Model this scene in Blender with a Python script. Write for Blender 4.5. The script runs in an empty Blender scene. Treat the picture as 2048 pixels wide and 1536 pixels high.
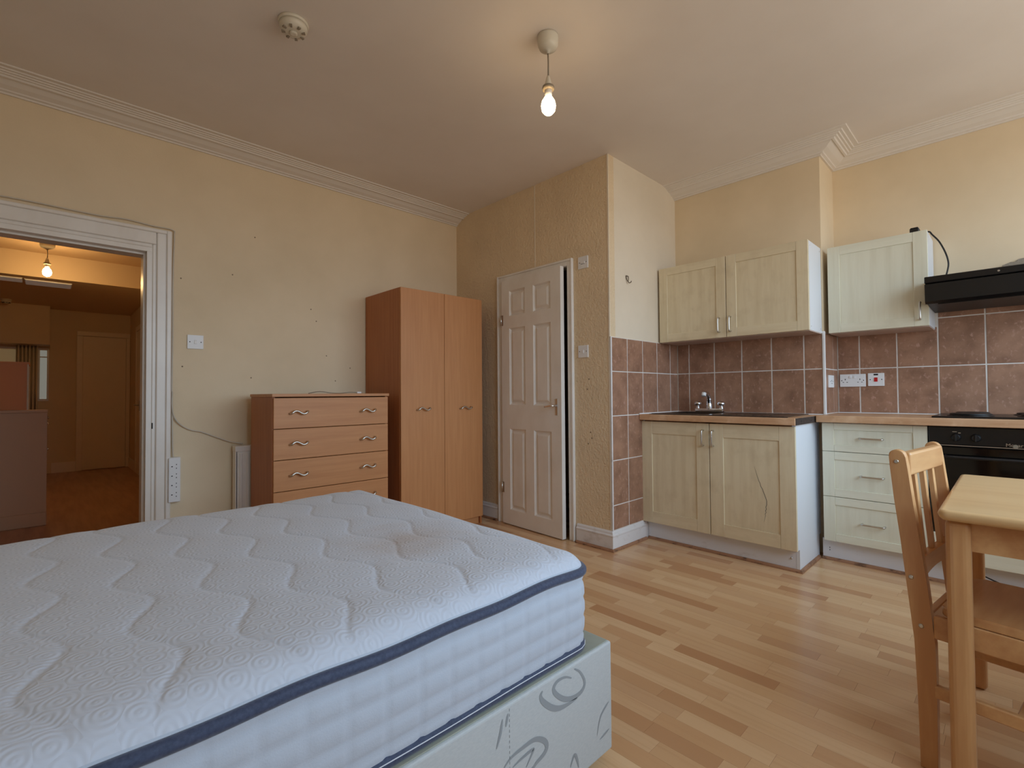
import bpy, bmesh, math, random
from mathutils import Vector, Matrix
random.seed(7)
S = bpy.context.scene
COL = S.collection
PI = math.pi

# ------------------------------------------------------------------ camera
def make_camera():
    yaw, pitch, roll = math.radians(46.0317), math.radians(1.18156), math.radians(-0.43087)
    f = Vector((math.cos(yaw)*math.cos(pitch), math.sin(yaw)*math.cos(pitch), math.sin(pitch)))
    r = Vector((math.sin(yaw), -math.cos(yaw), 0)); u = r.cross(f)
    r2 = r*math.cos(roll) + u*math.sin(roll); u2 = -r*math.sin(roll) + u*math.cos(roll)
    cd = bpy.data.cameras.new('camera'); cd.sensor_width = 36; cd.lens = 969.27*36/2048
    cd.clip_start = .02
    c = bpy.data.objects.new('camera', cd); COL.objects.link(c)
    m = Matrix((r2, u2, -f)).transposed().to_4x4(); m.translation = (0, 0, 1.05)
    c.matrix_world = m
    S.camera = c
make_camera()

# ------------------------------------------------------------------ world: overcast sky over dull ground
W = bpy.data.worlds.new('overcast_sky'); S.world = W; W.use_nodes = True
nt = W.node_tree; nt.nodes.clear()
o_ = nt.nodes.new('ShaderNodeOutputWorld'); bg = nt.nodes.new('ShaderNodeBackground')
tc = nt.nodes.new('ShaderNodeTexCoord'); sp = nt.nodes.new('ShaderNodeSeparateXYZ')
rp = nt.nodes.new('ShaderNodeValToRGB')
rp.color_ramp.elements[0].position = .47; rp.color_ramp.elements[0].color = (.41, .385, .35, 1)
rp.color_ramp.elements[1].position = .53; rp.color_ramp.elements[1].color = (.63, .815, 1.0, 1)
mr = nt.nodes.new('ShaderNodeMapRange'); mr.inputs['From Min'].default_value = -1
nt.links.new(tc.outputs['Generated'], sp.inputs[0]); nt.links.new(sp.outputs['Z'], mr.inputs['Value'])
nt.links.new(mr.outputs[0], rp.inputs[0]); nt.links.new(rp.outputs[0], bg.inputs['Color'])
bg.inputs['Strength'].default_value = 5.2
nt.links.new(bg.outputs[0], o_.inputs[0])
# daylight enters through the big window of the wall beside the table: a portal guides its sampling
pl = bpy.data.lights.new('window_portal', 'AREA'); pl.shape = 'RECTANGLE'; pl.size = 3.5; pl.size_y = 1.62
pl.cycles.is_portal = True
po = bpy.data.objects.new('window_portal', pl); COL.objects.link(po)
po.location = (2.10, -1.06, 1.71); po.rotation_euler = (math.radians(90), 0, 0)

S.view_settings.view_transform = 'Standard'
S.view_settings.look = 'None'
S.view_settings.exposure = 0.0
S.view_settings.gamma = 1.0
S.view_settings.use_curve_mapping = False
S.cycles.max_bounces = 10
S.cycles.diffuse_bounces = 6
S.cycles.sample_clamp_indirect = 6

BULB = 28.0      # emission of the room bulb
HALLBULB = 170.0

# ------------------------------------------------------------------ helpers
def lin(r, g, b):
    f = lambda c: (c/255/12.92) if c/255 <= .04045 else ((c/255+.055)/1.055)**2.4
    return (f(r), f(g), f(b), 1)

class B:
    def __init__(s): s.bm = bmesh.new(); s.smooth = []
    def box(s, x0, x1, y0, y1, z0, z1, bev=0, seg=1):
        vs = bmesh.ops.create_cube(s.bm, size=1)['verts']
        for v in vs:
            v.co = Vector((x0 if v.co.x < 0 else x1, y0 if v.co.y < 0 else y1, z0 if v.co.z < 0 else z1))
        if bev:
            es = list({e for v in vs for e in v.link_edges})
            bmesh.ops.bevel(s.bm, geom=es, offset=bev, segments=seg, profile=.5, affect='EDGES')
        return s
    def poly(s, pts, ext):
        """closed outline pts (3D) extruded by vector ext"""
        a = [s.bm.verts.new(p) for p in pts]; e = Vector(ext)
        b = [s.bm.verts.new(Vector(p)+e) for p in pts]
        n = len(a)
        s.bm.faces.new(a[::-1]); s.bm.faces.new(b)
        for i in range(n): s.bm.faces.new((a[i], a[(i+1) % n], b[(i+1) % n], b[i]))
        return s
    def tube(s, pts, r, seg=10, caps=True, closed=False, flat=None):
        pts = [Vector(p) for p in pts]; n = len(pts); rings = []
        up = None
        for i, p in enumerate(pts):
            if closed: t = pts[(i+1) % n]-pts[i-1]
            else: t = pts[min(i+1, n-1)]-pts[max(i-1, 0)]
            t.normalize()
            if up is None:
                up = Vector((0, 0, 1)) if abs(t.z) < .9 else Vector((0, 1, 0))
            a = t.cross(up)
            if a.length < 1e-4: up = Vector((1, 0, 0)); a = t.cross(up)
            a.normalize(); b = a.cross(t); up = b
            rr = r[i] if isinstance(r, (list, tuple)) else r
            ra, rb = (rr, rr) if flat is None else (rr*flat[0], rr*flat[1])
            rings.append([s.bm.verts.new(p + a*math.cos(2*PI*k/seg)*ra + b*math.sin(2*PI*k/seg)*rb) for k in range(seg)])
        for i in range(n if closed else n-1):
            A, C = rings[i], rings[(i+1) % n]
            for k in range(seg):
                f = s.bm.faces.new((A[k], A[(k+1) % seg], C[(k+1) % seg], C[k])); f.smooth = True
        if caps and not closed:
            s.bm.faces.new(rings[0]); s.bm.faces.new(rings[-1][::-1])
        return s
    def lathe(s, prof, c=(0, 0, 0), axis='z', seg=24, sx=1):
        """prof: list of (radius, height along axis)"""
        rings = []
        for r, h in prof:
            ring = []
            for k in range(seg):
                a = 2*PI*k/seg; x, y = r*math.cos(a)*sx, r*math.sin(a)
                p = {'z': (x, y, h), 'x': (h, x, y), 'y': (x, h, y)}[axis]
                ring.append(s.bm.verts.new(Vector(c)+Vector(p)))
            rings.append(ring)
        for A, C in zip(rings, rings[1:]):
            for k in range(seg):
                f = s.bm.faces.new((A[k], A[(k+1) % seg], C[(k+1) % seg], C[k])); f.smooth = True
        s.bm.faces.new(rings[0][::-1]); s.bm.faces.new(rings[-1])
        return s
    def sweep(s, prof, path, side=1):
        """profile (d, z) along a plan path; d is measured from the wall line to the left of travel"""
        P = [Vector((p[0], p[1])) for p in path]; n = len(P); rings = []
        def nrm(a, b):
            t = (b-a).normalized(); return Vector((-t.y, t.x))*side
        for i, p in enumerate(P):
            if i == 0: m = nrm(P[0], P[1])
            elif i == n-1: m = nrm(P[-2], P[-1])
            else:
                n1, n2 = nrm(P[i-1], P[i]), nrm(P[i], P[i+1]); m = (n1+n2)/(1+n1.dot(n2))
            rings.append([s.bm.verts.new((p.x+m.x*d, p.y+m.y*d, z)) for d, z in prof])
        k = len(prof)
        for A, C in zip(rings, rings[1:]):
            for j in range(k): s.bm.faces.new((A[j], A[(j+1) % k], C[(j+1) % k], C[j]))
        s.bm.faces.new(rings[0][::-1]); s.bm.faces.new(rings[-1])
        return s
    def strip(s, pts, w, nrm, lift=0.0):
        """flat ribbon of varying width on a plane with normal nrm"""
        nv = Vector(nrm); pts = [Vector(p)+nv*lift for p in pts]; n = len(pts); prev = None
        for i, p in enumerate(pts):
            t = (pts[min(i+1, n-1)]-pts[max(i-1, 0)]).normalized(); a = t.cross(nv).normalized()
            ww = w(i/(n-1)) if callable(w) else w
            q = (s.bm.verts.new(p+a*ww/2), s.bm.verts.new(p-a*ww/2))
            if prev: s.bm.faces.new((prev[0], q[0], q[1], prev[1]))
            prev = q
        return s
    def out(s, name, mat, parent=None, kind=None, label=None, cat=None, group=None, loc=None, rotz=0):
        bmesh.ops.recalc_face_normals(s.bm, faces=s.bm.faces[:])
        me = bpy.data.meshes.new(name); s.bm.to_mesh(me); s.bm.free()
        if mat: me.materials.append(mat)
        return link(name, me, parent, kind, label, cat, group, loc, rotz)

def link(name, me, parent=None, kind=None, label=None, cat=None, group=None, loc=None, rotz=0):
    o = bpy.data.objects.new(name, me); COL.objects.link(o)
    if parent: o.parent = parent
    if kind: o['kind'] = kind
    if label: o['label'] = label
    if cat: o['category'] = cat
    if group: o['group'] = group
    if loc is not None: o.location = loc
    o.rotation_euler = (0, 0, rotz)
    return o

def T(name, label, cat, loc=(0, 0, 0), rotz=0, group=None):
    return link(name, None, None, None, label, cat, group, loc, rotz)

def smoothcurve(pts, n=8):
    """Catmull-Rom resample"""
    P = [Vector(p) for p in pts]; out = []
    for i in range(len(P)-1):
        p0, p1, p2, p3 = P[max(i-1, 0)], P[i], P[i+1], P[min(i+2, len(P)-1)]
        for k in range(n):
            t = k/n
            out.append(.5*((2*p1)+(p2-p0)*t+(2*p0-5*p1+4*p2-p3)*t*t+(3*p1-p0-3*p2+p3)*t**3))
    out.append(P[-1]); return out

# ------------------------------------------------------------------ materials
def M(name, col, rough=.5, metal=0, col2=None, nscale=(4, 4, 4), nfac=(.35, .65), bump=None, rnd=None,
      coord='Position', spec=None, emit=None, rndoff=False, col3=None, n3=None, sheen=0, island=False, coat=0, detail=4):
    m = bpy.data.materials.new(name); m.use_nodes = True
    N, L = m.node_tree.nodes, m.node_tree.links
    p = N['Principled BSDF']
    p.inputs['Base Color'].default_value = col; p.inputs['Roughness'].default_value = rough
    p.inputs['Metallic'].default_value = metal
    if spec is not None: p.inputs['Specular IOR Level'].default_value = spec
    if sheen: p.inputs['Sheen Weight'].default_value = sheen
    if coat: p.inputs['Coat Weight'].default_value = coat; p.inputs['Coat Roughness'].default_value = .12
    if emit: p.inputs['Emission Color'].default_value = emit[0]; p.inputs['Emission Strength'].default_value = emit[1]
    if coord == 'Position': vec = N.new('ShaderNodeNewGeometry').outputs['Position']
    else: vec = N.new('ShaderNodeTexCoord').outputs['Object']
    rsock = None
    if rnd or rndoff:
        if island: rsock = N.new('ShaderNodeNewGeometry').outputs['Random Per Island']
        else: rsock = N.new('ShaderNodeObjectInfo').outputs['Random']
    if rndoff:
        mu = N.new('ShaderNodeVectorMath'); mu.operation = 'ADD'
        cb = N.new('ShaderNodeCombineXYZ'); mm = N.new('ShaderNodeMath'); mm.operation = 'MULTIPLY'; mm.inputs[1].default_value = 37.0
        L.new(rsock, mm.inputs[0])
        for i in range(3): L.new(mm.outputs[0], cb.inputs[i])
        L.new(vec, mu.inputs[0]); L.new(cb.outputs[0], mu.inputs[1]); vec = mu.outputs[0]
    def noise(scale, det=4.0):
        mp = N.new('ShaderNodeMapping'); mp.inputs['Scale'].default_value = scale
        L.new(vec, mp.inputs['Vector'])
        n = N.new('ShaderNodeTexNoise'); n.inputs['Scale'].default_value = 1; n.inputs['Detail'].default_value = det
        n.inputs['Roughness'].default_value = .6
        L.new(mp.outputs[0], n.inputs['Vector']); return n.outputs['Fac']
    cur = None
    if rnd:
        r = N.new('ShaderNodeValToRGB'); cr = r.color_ramp
        while len(cr.elements) < len(rnd): cr.elements.new(.5)
        for i, c in enumerate(rnd): cr.elements[i].position = i/(len(rnd)-1); cr.elements[i].color = c
        L.new(rsock, r.inputs[0]); cur = r.outputs[0]
    def mixin(cur, c2, scale, fac, det):
        mrn = N.new('ShaderNodeMapRange'); mrn.inputs['From Min'].default_value = fac[0]; mrn.inputs['From Max'].default_value = fac[1]
        L.new(noise(scale, det), mrn.inputs['Value'])
        mx = N.new('ShaderNodeMix'); mx.data_type = 'RGBA'
        if len(fac) > 2:
            mrn.inputs['To Max'].default_value = fac[2]
        L.new(mrn.outputs[0], mx.inputs['Factor'])
        if cur is None: mx.inputs['A'].default_value = col
        else: L.new(cur, mx.inputs['A'])
        if callable(c2): pass
        mx.inputs['B'].default_value = c2
        return mx.outputs['Result']
    if col2: cur = mixin(cur, col2, nscale, nfac, detail)
    if col3: cur = mixin(cur, col3, n3[0], n3[1], 5)
    if cur is not None: L.new(cur, p.inputs['Base Color'])
    if bump:
        bp = N.new('ShaderNodeBump'); bp.inputs['Strength'].default_value = bump[1]; bp.inputs['Distance'].default_value = bump[2] if len(bump) > 2 else .002
        sc = bump[0] if isinstance(bump[0], tuple) else (bump[0],)*3
        L.new(noise(sc, 2), bp.inputs['Height']); L.new(bp.outputs[0], p.inputs['Normal'])
    m['_p'] = 1
    return m

CREAM = lin(232, 213, 182)
m_wall = M('cream_wall_paint', CREAM, .75, col2=lin(223, 204, 172), nscale=(1.6, 1.6, 1.6), bump=(140, .25, .0015))
m_anag = M('cream_woodchip_paper', lin(230, 208, 174), .7, col2=lin(220, 198, 165), nscale=(2, 2, 2), bump=(62, 1.0, .007))
m_side = M('pale_cream_paint', lin(230, 217, 196), .7, col2=lin(222, 209, 188), nscale=(2, 2, 2), bump=(120, .2, .0015))
m_ceil = M('ceiling_paint', lin(230, 221, 212), .8, col2=lin(223, 213, 203), nscale=(1.2, 1.2, 1.2), bump=(160, .15, .001))
m_corn = M('cornice_paint', lin(226, 218, 208), .7, bump=(60, .15, .001))
m_trim = M('white_gloss_paint', lin(236, 232, 226), .32, col2=lin(226, 219, 210), nscale=(5, 5, 3), nfac=(.4, .75), bump=(40, .08, .001))
m_skirt = M('white_skirting_paint', lin(228, 226, 226), .38, col2=lin(196, 188, 180), nscale=(9, 9, 14), nfac=(.55, .8))
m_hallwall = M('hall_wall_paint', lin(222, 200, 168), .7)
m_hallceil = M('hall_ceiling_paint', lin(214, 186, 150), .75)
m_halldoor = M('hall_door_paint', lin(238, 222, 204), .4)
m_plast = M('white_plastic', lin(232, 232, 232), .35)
m_plastg = M('aged_plastic', lin(214, 206, 188), .4)
m_dark = M('black_hole', lin(14, 12, 12), .7)
m_chrome = M('chrome', lin(225, 225, 228), .12, 1)
m_steel = M('brushed_nickel', lin(205, 202, 196), .3, 1)
m_navy = M('navy_piping', lin(44, 56, 84), .7, col2=lin(62, 74, 102), nscale=(160, 160, 160), sheen=.3)
m_fringe = M('white_thread', lin(220, 225, 235), .8)
m_beech = M('beech_laminate_vertical', lin(200, 142, 92), .45, col2=lin(186, 126, 78), nscale=(46, 46, 2.2), nfac=(.3, .75), coord='Object', bump=((90, 90, 4), .05, .0005))
m_beechh = M('beech_laminate_horizontal', lin(200, 142, 92), .45, col2=lin(186, 126, 78), nscale=(2.4, 40, 46), nfac=(.3, .75), coord='Object', bump=((4, 90, 90), .05, .0005))
m_beechd = M('beech_laminate_carcass', lin(182, 116, 68), .5, col2=lin(168, 102, 56), nscale=(46, 46, 2.2), coord='Object')
MAPLE = lin(226, 213, 182)
m_maple = M('maple_foil_vertical', MAPLE, .42, col2=lin(212, 196, 162), nscale=(26, 26, 2.0), nfac=(.4, .8), coord='Object', col3=lin(194, 176, 144), n3=((11, 11, 8), (.52, .75, .42)))
m_mapleh = M('maple_foil_horizontal', MAPLE, .42, col2=lin(212, 196, 162), nscale=(2.0, 26, 26), nfac=(.4, .8), coord='Object', col3=lin(196, 178, 146), n3=((8, 11, 11), (.52, .75, .42)))
PALE = lin(226, 224, 204)
m_palev = M('pale_maple_vertical', PALE, .42, col2=lin(214, 210, 188), nscale=(26, 26, 2.0), nfac=(.4, .8), coord='Object')
m_paleh = M('pale_maple_horizontal', PALE, .42, col2=lin(214, 210, 188), nscale=(2.0, 26, 26), nfac=(.4, .8), coord='Object', col3=lin(202, 196, 172), n3=((5, 7, 7), (.6, .85, .6)))
m_melam = M('white_melamine', lin(226, 230, 236), .4)
m_plinth = M('white_plinth', lin(224, 226, 232), .4, col2=lin(196, 192, 188), nscale=(6, 6, 16), nfac=(.6, .85))
m_wtop = M('beech_block_worktop', lin(210, 170, 134), .35, rnd=None, col2=lin(190, 146, 108), nscale=(4, 4, 30), nfac=(.35, .7), coord='Object', col3=lin(220, 184, 148), n3=((9, 9, 9), (.5, .7)))
m_under = M('underside_reflection_tint', lin(196, 176, 166), .35)  # white melamine with the brown reflection put into its colour
m_gap = M('door_gap_shade', lin(128, 98, 74), .8)  # shade of the door gaps painted as a brown colour
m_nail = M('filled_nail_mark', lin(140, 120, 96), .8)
m_edge = M('raw_chipboard_end', lin(46, 36, 32), .8, col2=lin(70, 54, 46), nscale=(60, 60, 60))
m_sink = M('sink_steel', lin(120, 112, 106), .28, 1, bump=(30, .05, .001))
m_black = M('black_enamel', lin(12, 12, 14), .28)
m_blackm = M('black_satin', lin(16, 15, 16), .45)
m_glassb = M('black_oven_glass', lin(6, 6, 7), .08)
m_red = M('red_rocker', lin(190, 24, 30), .3)
m_tile = M('brown_mottled_tile', lin(166, 126, 102), .32, col2=lin(136, 100, 80), nscale=(9, 9, 9), nfac=(.38, .68), rndoff=True, col3=lin(190, 150, 132), n3=((48, 48, 36), (.57, .70, .8)), bump=(30, .12, .001))
m_grout = M('white_grout', lin(232, 228, 222), .8, col2=lin(212, 204, 196), nscale=(6, 6, 6))
m_pine = M('rubberwood_varnish', lin(214, 168, 116), .34, col2=lin(190, 138, 90), nscale=(14, 14, 1.6), nfac=(.35, .65), coord='Object', coat=.15)
m_pinex = M('rubberwood_varnish_long', lin(214, 168, 116), .34, col2=lin(188, 134, 86), nscale=(1.6, 12, 12), nfac=(.35, .65), coord='Object', coat=.15)
m_ptop = M('rubberwood_tabletop', lin(222, 188, 138), .3, col2=lin(206, 166, 116), nscale=(9, 1.2, 22), nfac=(.4, .7), coord='Object', coat=.2)
PLANKS = [lin(206, 162, 118), lin(224, 188, 146), lin(214, 174, 130), lin(190, 142, 100), lin(230, 196, 154), lin(208, 166, 122), lin(218, 178, 136)]
kw = dict(col2=lin(194, 148, 106), nscale=(55, 2.0, 5), nfac=(.5, .85, .55), rndoff=True, rnd=PLANKS, bump=((120, 4, 1), .03, .0004))
m_plank = M('laminate_strip', PLANKS[0], .27, **kw)
m_plank_r = M('laminate_strip_rest', PLANKS[0], .27, island=True, **kw)
m_floorb = M('laminate_joint', lin(120, 84, 56), .5)
m_hallfloor = M('hall_laminate', lin(192, 148, 114), .3, col2=lin(172, 126, 92), nscale=(16, 1.5, 1), nfac=(.4, .6))
m_bead = M('worn_wood_beading', lin(164, 120, 90), .5, col2=lin(70, 48, 36), nscale=(14, 14, 30), nfac=(.5, .68))
m_divan = M('divan_damask', lin(196, 202, 204), .75, col2=lin(188, 195, 198), nscale=(90, 90, 300), bump=(400, .2, .0006))
m_divtop = M('divan_platform_cloth', lin(168, 172, 160), .85, col2=lin(152, 156, 144), nscale=(6, 6, 6), bump=(300, .25, .0008))
m_motif = M('woven_grey_motif', lin(150, 157, 162), .7)
m_orange = M('orange_cupboard', lin(224, 138, 62), .45)
m_curtain = M('beige_curtain', lin(230, 216, 190), .6)
m_pane = M('daylit_pane', lin(160, 160, 150), .4, emit=(lin(190, 195, 185), .28))
m_wallglow = M('beige_wall_glow', lin(190, 170, 130), .7, emit=(lin(200, 176, 130), .14))  # emission imitates daylight on the cream wall beside the window
m_panel = M('ceiling_diffuser', lin(220, 215, 205), .4, emit=(lin(220, 214, 204), .07))
m_stainmark = M('dark_mark', lin(92, 76, 60), .8)
m_plaster = M('bare_plaster', lin(150, 138, 122), .9, bump=(60, .8, .006))
m_bulb = M('lit_bulb', (1, 1, 1, 1), .4, emit=((1.0, .70, .36, 1), BULB))
m_hbulb = M('hall_lit_bulb', (1, 1, 1, 1), .4, emit=((1.0, .64, .27, 1), HALLBULB))
m_wire = M('grey_flex', lin(140, 128, 110), .5)
m_cable = M('white_cable', lin(206, 196, 180), .5)

# ------------------------------------------------------------------ room shell
H = 2.675
def st(name, b, mat, parent=None): return b.out(name, mat, parent, kind=None if parent else 'structure')

fl = st('floor', B().box(-.97, 4.1, -1.15, 3.62, -.1, -.010), m_floorb)
st('ceiling', B().box(-.97, 4.12, -1.15, 3.69, H, H+.1), m_ceil)
# wall with the hall doorway
wl = st('wall_left', B().box(.455, 4.12, 3.56, 3.69, 0, H).box(-2.3, -.31, 3.56, 3.69, 0, H).box(-.31, .455, 3.56, 3.69, 1.937, H), m_wall)
st('wall_near', B().box(-.97, -.85, -1.0, 3.56, 0, H), m_wall)
st('wall_right', B().box(-.97, .35, -1.15, -1.0, 0, H).box(3.85, 4.12, -1.15, -1.0, 0, H).box(.35, 3.85, -1.15, -1.0, 0, .9).box(.35, 3.85, -1.15, -1.0, 2.52, H), m_wall)
wb = st('wall_back_alcove', B().box(4.0, 4.12, -1.0, 3.56, 0, H), m_wall)
br = st('wall_back_breast', B().box(3.665, 4.0, .865, 1.95, 0, H), m_wall)
wcs = st('wall_closet_side', B().box(2.80, 3.665, 1.883, 1.95, 0, H), m_side)
# closet front with its door opening
wcf = st('wall_closet_front', B().box(2.734, 2.80, 1.883, 2.235, 0, H).box(2.734, 2.80, 2.93, 3.56, 0, H).box(2.734, 2.80, 2.235, 2.93, 1.985, H), m_anag)
# window of the daylight wall
wn = st('window_1', B().box(.35, 3.85, -1.11, -1.04, .9, .95).box(.35, 3.85, -1.11, -1.04, 2.47, 2.52).box(.35, .40, -1.11, -1.04, .95, 2.47).box(3.80, 3.85, -1.11, -1.04, .95, 2.47), m_trim)
for x in (1.49, 2.63): B().box(x, x+.05, -1.10, -1.05, .95, 2.47).out('mullion', m_trim, wn)
B().box(.30, 3.90, -1.04, -.90, .87, .90, .006).out('window_sill', m_trim, wn)

# cornice
CP = [(0, H), (0, 2.603), (.012, 2.601), (.013, 2.611), (.026, 2.613), (.030, 2.620), (.058, 2.630), (.080, 2.644), (.092, 2.651), (.097, 2.644),
      (.108, 2.645), (.113, 2.653), (.124, 2.653), (.128, 2.659), (.140, 2.658), (.144, 2.664), (.158, 2.663), (.162, 2.669), (.187, 2.668), (.189, H)]
st('trim_1', B().sweep(CP, [(2.734, 3.56), (-.85, 3.56), (-.85, -1.0)]), m_corn)
st('trim_2', B().sweep(CP, [(4.0, -1.0), (4.0, .865), (3.665, .865), (3.665, 1.883)]), m_corn)
# skirting
BP = [(0, 0), (.018, 0), (.018, .092), (.021, .097), (.021, .104), (.014, .110), (.012, .122), (.004, .131), (0, .131)]
st('baseboard_closet', B().sweep(BP, [(3.16, 1.883), (2.734, 1.883), (2.734, 2.172)]), m_skirt)
st('baseboard_corner', B().sweep(BP, [(2.734, 2.995), (2.734, 3.56)]), m_skirt)
st('baseboard_left', B().sweep(BP, [(2.715, 3.56), (.555, 3.56)]), m_skirt)
# wooden beading on the floor edge
QP = [(0, 0), (.016, 0), (.014, .009), (.008, .015), (0, .017)]
def off(path, d): return path
st('trim_3', B().sweep(QP, [(3.13, 1.864), (2.716, 1.865), (2.715, 2.170)]), m_bead)
st('trim_4', B().sweep(QP, [(2.716, 2.997), (2.716, 3.50)]), m_bead)
st('trim_5', B().sweep(QP, [(3.545, .883), (3.165, .883), (3.165, 1.862)]), m_bead)
st('trim_6', B().sweep(QP, [(3.55, -.28), (3.55, .862)], 1), m_bead)
# vertical lining-paper seams
for x, y0 in ((2.734, 2.566),):
    B().box(x-.0015, x+.002, y0-.005, y0+.005, 2.03, 2.673).out('paper_seam', m_side, wcf)
B().box(2.731, 2.738, 1.8815, 1.893, .13, H).out('corner_bead', m_side, wcf)

# hall-door casing (doorway without its leaf in view)
cas = B()
for x0, x1, s in ((.455, .55, 1), (-.405, -.31, -1)):
    cas.box(x0, x1, 3.545, 3.56, 0, 2.055, .004)
    xa = (x0+.02, x1-.004) if s > 0 else (x0+.004, x1-.02)
    cas.box(xa[0], xa[1], 3.533, 3.546, 0, 2.040, .005)
    xb = (x1-.028, x1-.002) if s > 0 else (x0+.002, x0+.028)
    cas.box(xb[0], xb[1], 3.522, 3.535, 0, 2.05, .005)
cas.box(-.3095, .4545, 3.5455, 3.5595, 1.937, 2.0545, .004)
cas.box(-.312, .473, 3.5337, 3.5453, 1.957, 2.0385, .004)
cas.box(-.376, .523, 3.5227, 3.5343, 2.027, 2.0487, .004)
trm = st('trim_7', cas, m_trim)
j = B().box(.43, .457, 3.55, 3.70, 0, 1.9115).box(-.312, -.285, 3.55, 3.70, 0, 1.9115).box(-.312, .457, 3.55, 3.70, 1.912, 1.939)
j.box(.418, .4295, 3.60, 3.6995, 0, 1.8995).box(-.284, .4295, 3.6003, 3.6995, 1.90, 1.9115)
j.out('door_lining', m_trim, trm)
B().box(.4565, .4625, 3.5435, 3.5452, .86, .895).out('strike_plate', m_dark, trm)
# closet-door casing
c2 = B()
for y0, y1, o in ((2.185, 2.237, -1), (2.925, 2.985, 1)):
    c2.box(2.716, 2.734, y0, y1, 0, 2.025, .004)
    ya = (y0+.0, y0+.016) if o < 0 else (y1-.016, y1)
    c2.box(2.708, 2.718, ya[0], ya[1], 0, 2.025, .003)
c2.box(2.7165, 2.734, 2.2375, 2.9245, 1.975, 2.0245, .004).box(2.7085, 2.7175, 2.2015, 2.9685, 2.009, 2.0247, .003)
c2.box(2.7345, 2.80, 2.2355, 2.25, 0, 1.9715).box(2.7345, 2.80, 2.915, 2.9295, 0, 1.9715).box(2.7345, 2.80, 2.2355, 2.9295, 1.972, 1.9845)
c2.box(2.775, 2.7995, 2.2505, 2.27, 0, 1.971).box(2.775, 2.7995, 2.895, 2.9145, 0, 1.971)
st('trim_8', c2, m_trim)

# closet door, six moulded panels, a little ajar
DW, DH, DT = .658, 1.965, .036
cols = [(.095, .280), (.372, .557)]
rows = [(DH-.295, DH-.090), (DH-1.010, DH-.394), (DH-1.846, DH-1.200)]
d = B()
xs = [0, .095, .280, .372, .557, DW]; zs = [0, rows[2][0], rows[2][1], rows[1][0], rows[1][1], rows[0][0], rows[0][1], DH]
d.box(0, .095, -DT, 0, 0, DH).box(.557, DW, -DT, 0, 0, DH).box(.280, .372, -DT, 0, 0, DH)
for a, b_ in ((0, 1), (2, 3), (4, 5), (6, 7)):
    for c in cols: d.box(c[0], c[1], -DT, 0, zs[a], zs[b_])
dr = d.out('door_1', m_trim, None, kind='structure', label='white six-panel closet door standing slightly ajar', loc=(2.734, 2.913, .008), rotz=math.radians(-90-2.6))
for c in cols:
    for r in rows:
        p = B(); x0, x1, z0, z1 = c[0], c[1], r[0], r[1]
        def ring(i, y): return [p.bm.verts.new((x0+i, y, z0+i)), p.bm.verts.new((x1-i, y, z0+i)), p.bm.verts.new((x1-i, y, z1-i)), p.bm.verts.new((x0+i, y, z1-i))]
        rs = [ring(0, -DT), ring(.012, -DT+.014), ring(.022, -DT+.014), ring(.040, -DT+.003)]
        for A, C in zip(rs, rs[1:]):
            for k in range(4): p.bm.faces.new((A[k], A[(k+1) % 4], C[(k+1) % 4], C[k]))
        p.bm.faces.new(rs[-1])
        p.box(x0, x1, -.02, -.004, z0, z1)
        p.out('door_panel', m_trim, dr)
h = B().box(.600, .626, -DT-.005, -DT+.002, .885, 1.005, .003)
pl_ = h.out('door_handle', m_steel, dr, label='chrome lever handle on a backplate')
B().tube(smoothcurve([(.613, -DT-.002, .955), (.613, -DT-.045, .955), (.595, -DT-.052, .954), (.535, -DT-.048, .946)], 5), [.009]*10+[.008]*5+[.007], 10).out('lever', m_chrome, pl_)
for z in (.245, 1.60):
    B().box(-.006, .022, -DT-.002, -DT+.01, z, z+.085).tube([(-.004, -DT-.003, z), (-.004, -DT-.003, z+.085)], .006, 10).out('hinge', m_steel, dr)

# marks and plugs in the hall-side wall
for x, z in ((.884, 1.849), (1.397, 1.68), (1.436, 1.596), (1.512, 1.345), (1.697, 1.259), (1.58, 1.159), (.998, 1.172), (.60, 1.78), (1.019, 2.126), (.61, 1.235)):
    B().lathe([(.0048, 3.5603), (.0045, 3.5588), (.002, 3.558)], (x, 0, z), 'y', 8).out('nail_hole', m_nail, wl)
for y, z in ((2.06, 1.15), (2.075, 1.08), (2.05, .78), (2.07, .70), (2.04, .74)):
    B().lathe([(.006, 2.7345), (.005, 2.7325), (.002, 2.732)], (0, y, z), 'x', 8).out('nail_hole', m_nail, wcf)

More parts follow.
